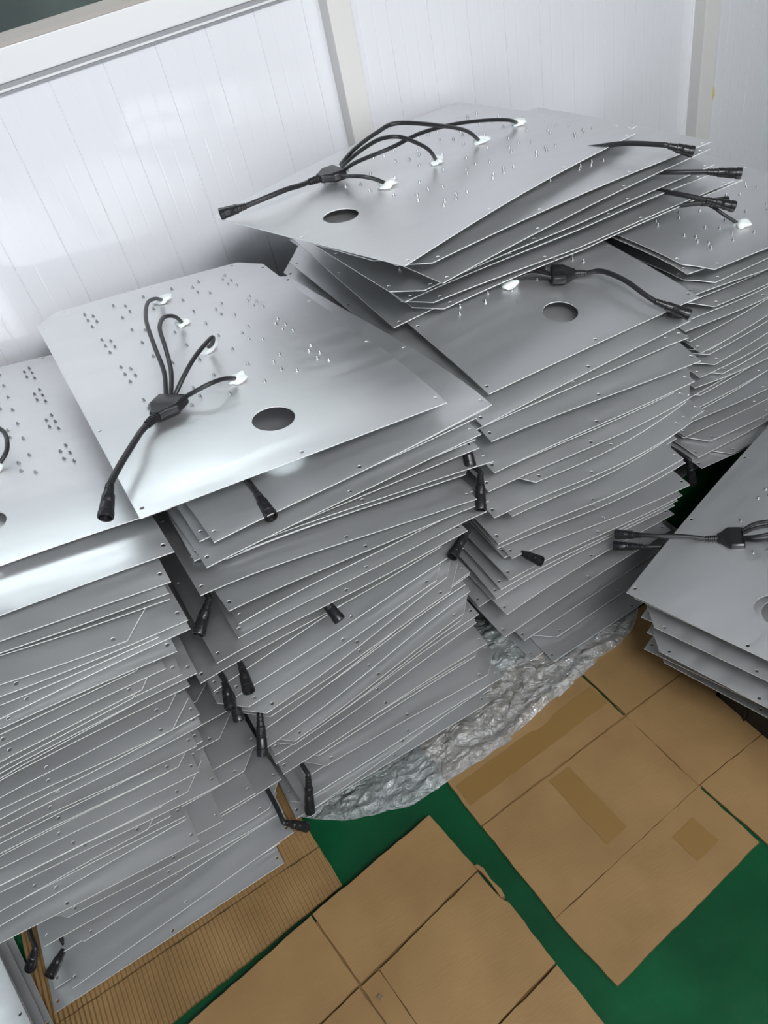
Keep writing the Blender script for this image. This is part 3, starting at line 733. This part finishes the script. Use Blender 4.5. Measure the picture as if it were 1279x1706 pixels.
# middle stack's top plate: splitter partly under the pile, cable running forward
i = top(C_)
def dropz(P, i, pts): return [Vector((x, y, max(z, P.z_at(i, x, y) + TH + .004))) for x, y, z in pts]
cz = lambda x, y, h: Vector((x, y, C_.z_at(top(C_), x, y) + TH + h))
wires = [[cz(.925, 1.150, .014), cz(.895, 1.175, .020), cz(.868, 1.187, .016), cz(.852, 1.196, .004)],
         [cz(.925, 1.160, .014), cz(.90, 1.22, .020), cz(.88, 1.30, .018), cz(.87, 1.34, .004)],
         [cz(.928, 1.166, .014), cz(.915, 1.24, .018), cz(.90, 1.38, .016), cz(.87, 1.48, .004)]]
harness(C_, i, cz(.928, 1.158, .015), cz(.985, 1.118, .017), [cz(1.004, 1.094, .026), cz(1.012, 1.040, .030), cz(1.016, .990, .024), cz(1.022, .968, .020)],
        cz(1.058, .915, .012), wires, [w_[-1] for w_ in wires])
# cables coming out of the skewed pile to the right
DC = [(nD - 3, [(1.10, 1.33, .962), (1.144, 1.28, .965), (1.184, 1.227, .97), (1.211, 1.157, .972), (1.222, 1.146, .968)], (1.254, 1.112, .952)),
      (nD - 5, [(1.15, 1.30, .903), (1.203, 1.228, .905), (1.239, 1.148, .910), (1.290, 1.106, .902)], (1.336, 1.060, .893)),
      (nD - 7, [(1.18, 1.26, .862), (1.225, 1.188, .868), (1.235, 1.125, .872), (1.262, 1.076, .862)], (1.303, 1.040, .842)),
      (nD - 8, [(1.22, 1.22, .828), (1.267, 1.152, .830), (1.296, 1.132, .828), (1.306, 1.126, .826)], (1.352, 1.098, .820))]
for i, path, tip in DC:
    root = Dp.plates[i]
    if root.type != 'EMPTY': continue
    c = tube_obj('cable', catmull(path), .0050, M_rub, root, root.location); connector_obj(path[-1], tip, c, root.location)
# right stack by the wall: one wire ending in sealant
i = top(E_); root = E_.plates[i]
ez = lambda x, y, h: Vector((x, y, E_.z_at(top(E_), x, y) + TH + h))
wr = tube_obj('wire', catmull([ez(1.33, 1.21, .03), ez(1.337, 1.165, .036), ez(1.340, 1.125, .034), ez(1.348, 1.10, .022), ez(1.368, 1.078, .004)]), .0036, M_rub, root, root.location)
blob_obj(ez(1.372, 1.074, .003), root.location, wr, .016, 91)
# low right stack: splitter, cable to the left, wires to the right
i = top(Fp)
wl = [[(.086, .262, .015), (.090, .330, .036), (.120, .430, .050), (.190, .520, .050), (.235, .600, .030), (.248, .698, .004)],
      [(.098, .266, .015), (.105, .330, .034), (.140, .410, .045), (.200, .480, .040), (.247, .554, .004)],
      [(.110, .268, .015), (.125, .320, .028), (.170, .365, .034), (.220, .385, .024), (.246, .404, .004)],
      [(.121, .268, .014), (.140, .300, .018), (.180, .305, .018), (.225, .285, .012), (.248, .258, .004)]]
fw = [[(1.052, .722), (1.075, .712), (1.108, .688), (1.20, .66), (1.32, .72), (1.44, .80)],
      [(1.047, .716), (1.068, .702), (1.100, .675), (1.17, .63), (1.26, .65), (1.30, .68)],
      [(1.038, .708), (1.052, .684), (1.085, .659), (1.12, .62), (1.16, .62), (1.17, .64)],
      [(1.034, .702), (1.042, .676), (1.070, .645), (1.08, .62), (1.075, .59), (1.068, .575)]]
W4 = []
for w_ in fw:
    m_ = len(w_); W4.append([Vector((x, y, Fp.z_at(i, x, y) + TH + (.004 if k == m_ - 1 else .014 + .022 * math.sin(math.pi * k / (m_ - 1))))) for k, (x, y) in enumerate(w_)])
harness(Fp, i, Vector((1.046, .713, .309)), Vector((.988, .761, .310)), [Vector(p) for p in ((.972, .776, .314), (.945, .797, .320), (.918, .819, .322), (.900, .840, .320), (.893, .849, .318))],
        (.860, .893, .310), W4, [w_[-1] for w_ in W4])
root = Fp.plates[Fp.n - 2]
c = tube_obj('cable', catmull([(.940, .81, .281), (.925, .818, .284), (.905, .836, .284), (.897, .845, .282)]), .0048, M_rub, root, root.location)
connector_obj((.897, .845, .282), (.856, .893, .275), c, root.location)
# left stack: the edge of one wire loop
i = top(A); root = A.plates[i]; az_ = lambda x, y, h: Vector((x, y, A.z_at(top(A), x, y) + TH + h))
wr = tube_obj('wire', catmull([az_(-.170, 1.40, .03), az_(-.145, 1.373, .040), az_(-.128, 1.330, .038), az_(-.136, 1.290, .022), az_(-.162, 1.272, .004)]), .0038, M_rub, root, root.location)
blob_obj(az_(-.166, 1.268, .003), root.location, wr, .012, 92)
blob_obj(az_(-.168, 1.402, .003), root.location, wr, .014, 93)

# the crate that carries the low right stack
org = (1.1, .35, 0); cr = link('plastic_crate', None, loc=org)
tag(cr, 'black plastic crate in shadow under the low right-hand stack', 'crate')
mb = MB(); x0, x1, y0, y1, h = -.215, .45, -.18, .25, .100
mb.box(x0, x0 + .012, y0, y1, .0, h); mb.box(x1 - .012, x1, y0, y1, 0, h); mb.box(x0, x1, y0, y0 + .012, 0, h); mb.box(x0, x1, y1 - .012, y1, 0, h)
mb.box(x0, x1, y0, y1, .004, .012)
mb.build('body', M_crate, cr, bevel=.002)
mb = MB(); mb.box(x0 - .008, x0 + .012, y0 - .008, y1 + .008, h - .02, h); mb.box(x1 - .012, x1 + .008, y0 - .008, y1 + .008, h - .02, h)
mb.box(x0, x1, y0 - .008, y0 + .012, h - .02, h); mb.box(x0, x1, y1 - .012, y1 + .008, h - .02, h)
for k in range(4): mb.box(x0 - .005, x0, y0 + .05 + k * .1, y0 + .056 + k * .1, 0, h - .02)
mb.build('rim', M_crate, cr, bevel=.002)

# crumpled clear film on the floor in front of the second and middle stacks
edge = [(-.03, .93), (0, .903), (.058, .853), (.119, .825), (.203, .792), (.287, .790), (.377, .785), (.465, .785), (.666, .812), (.722, .822), (.83, .826), (.89, .85), (.93, .88)]
def ye(x):
    for a, b_ in zip(edge, edge[1:]):
        if x <= b_[0]: return a[1] + (b_[1] - a[1]) * (x - a[0]) / (b_[0] - a[0])
    return edge[-1][1]
from mathutils import noise as mn
NXF, NYF = 260, 110; v = []; f = []
for ix in range(NXF + 1):
    x = -.03 + .96 * ix / NXF
    for iy in range(NYF + 1):
        t = iy / NYF
        yi = 1.30 if .50 < x < .68 else (1.30 - min(1, (abs(x - .59) - .09) / .03) * .30)
        y0_ = ye(x) + .004 * mn.noise((x * 30, 2.1, 0)); y = y0_ + (yi - y0_) * t
        dfr = (y - y0_)
        front = max(0.0, min(1.0, (.90 - y) / .03)) if not (.53 < x < .64) else 1.0
        a = mn.noise((x * 22, y * 26, 0)); b_ = mn.noise((x * 60 + 5, y * 75, 3)); c = mn.noise((x * 150, y * 170, 7))
        ridge = 1 - abs(mn.noise((x * 14 - y * 20, y * 34 + x * 6, 1.7))) * 2
        z = .0090 + front * (.0035 + .006 * max(0, ridge) ** 2 + .005 * a + .0035 * b_ + .0012 * c)
        z += front * .010 * math.exp(-((dfr - .018) / .012) ** 2) * (0.7 + .6 * a)
        if dfr < .006: z = .0082 if x > .27 else .002 + .006 * (dfr / .006)
        if x < .27 and y < .9: z -= .004 * min(1, max(0, (.27 - x) / .02)) * (1 if dfr > .006 else 0)
        if y > .895 and not (.53 < x < .62): z = .0035 + (0.0 if x < .27 else .0052)
        v.append((x - .45, y - .85, z))
for ix in range(NXF):
    for iy in range(NYF):
        a0 = ix * (NYF + 1) + iy; f.append((a0, a0 + NYF + 1, a0 + NYF + 2, a0 + 1))
fo = link('plastic_film', mesh('plastic_film', v, f, M_film, smooth=True), loc=(.45, .85, 0))
tag(fo, 'crumpled clear plastic film on the floor in front of the stacks', 'plastic film')
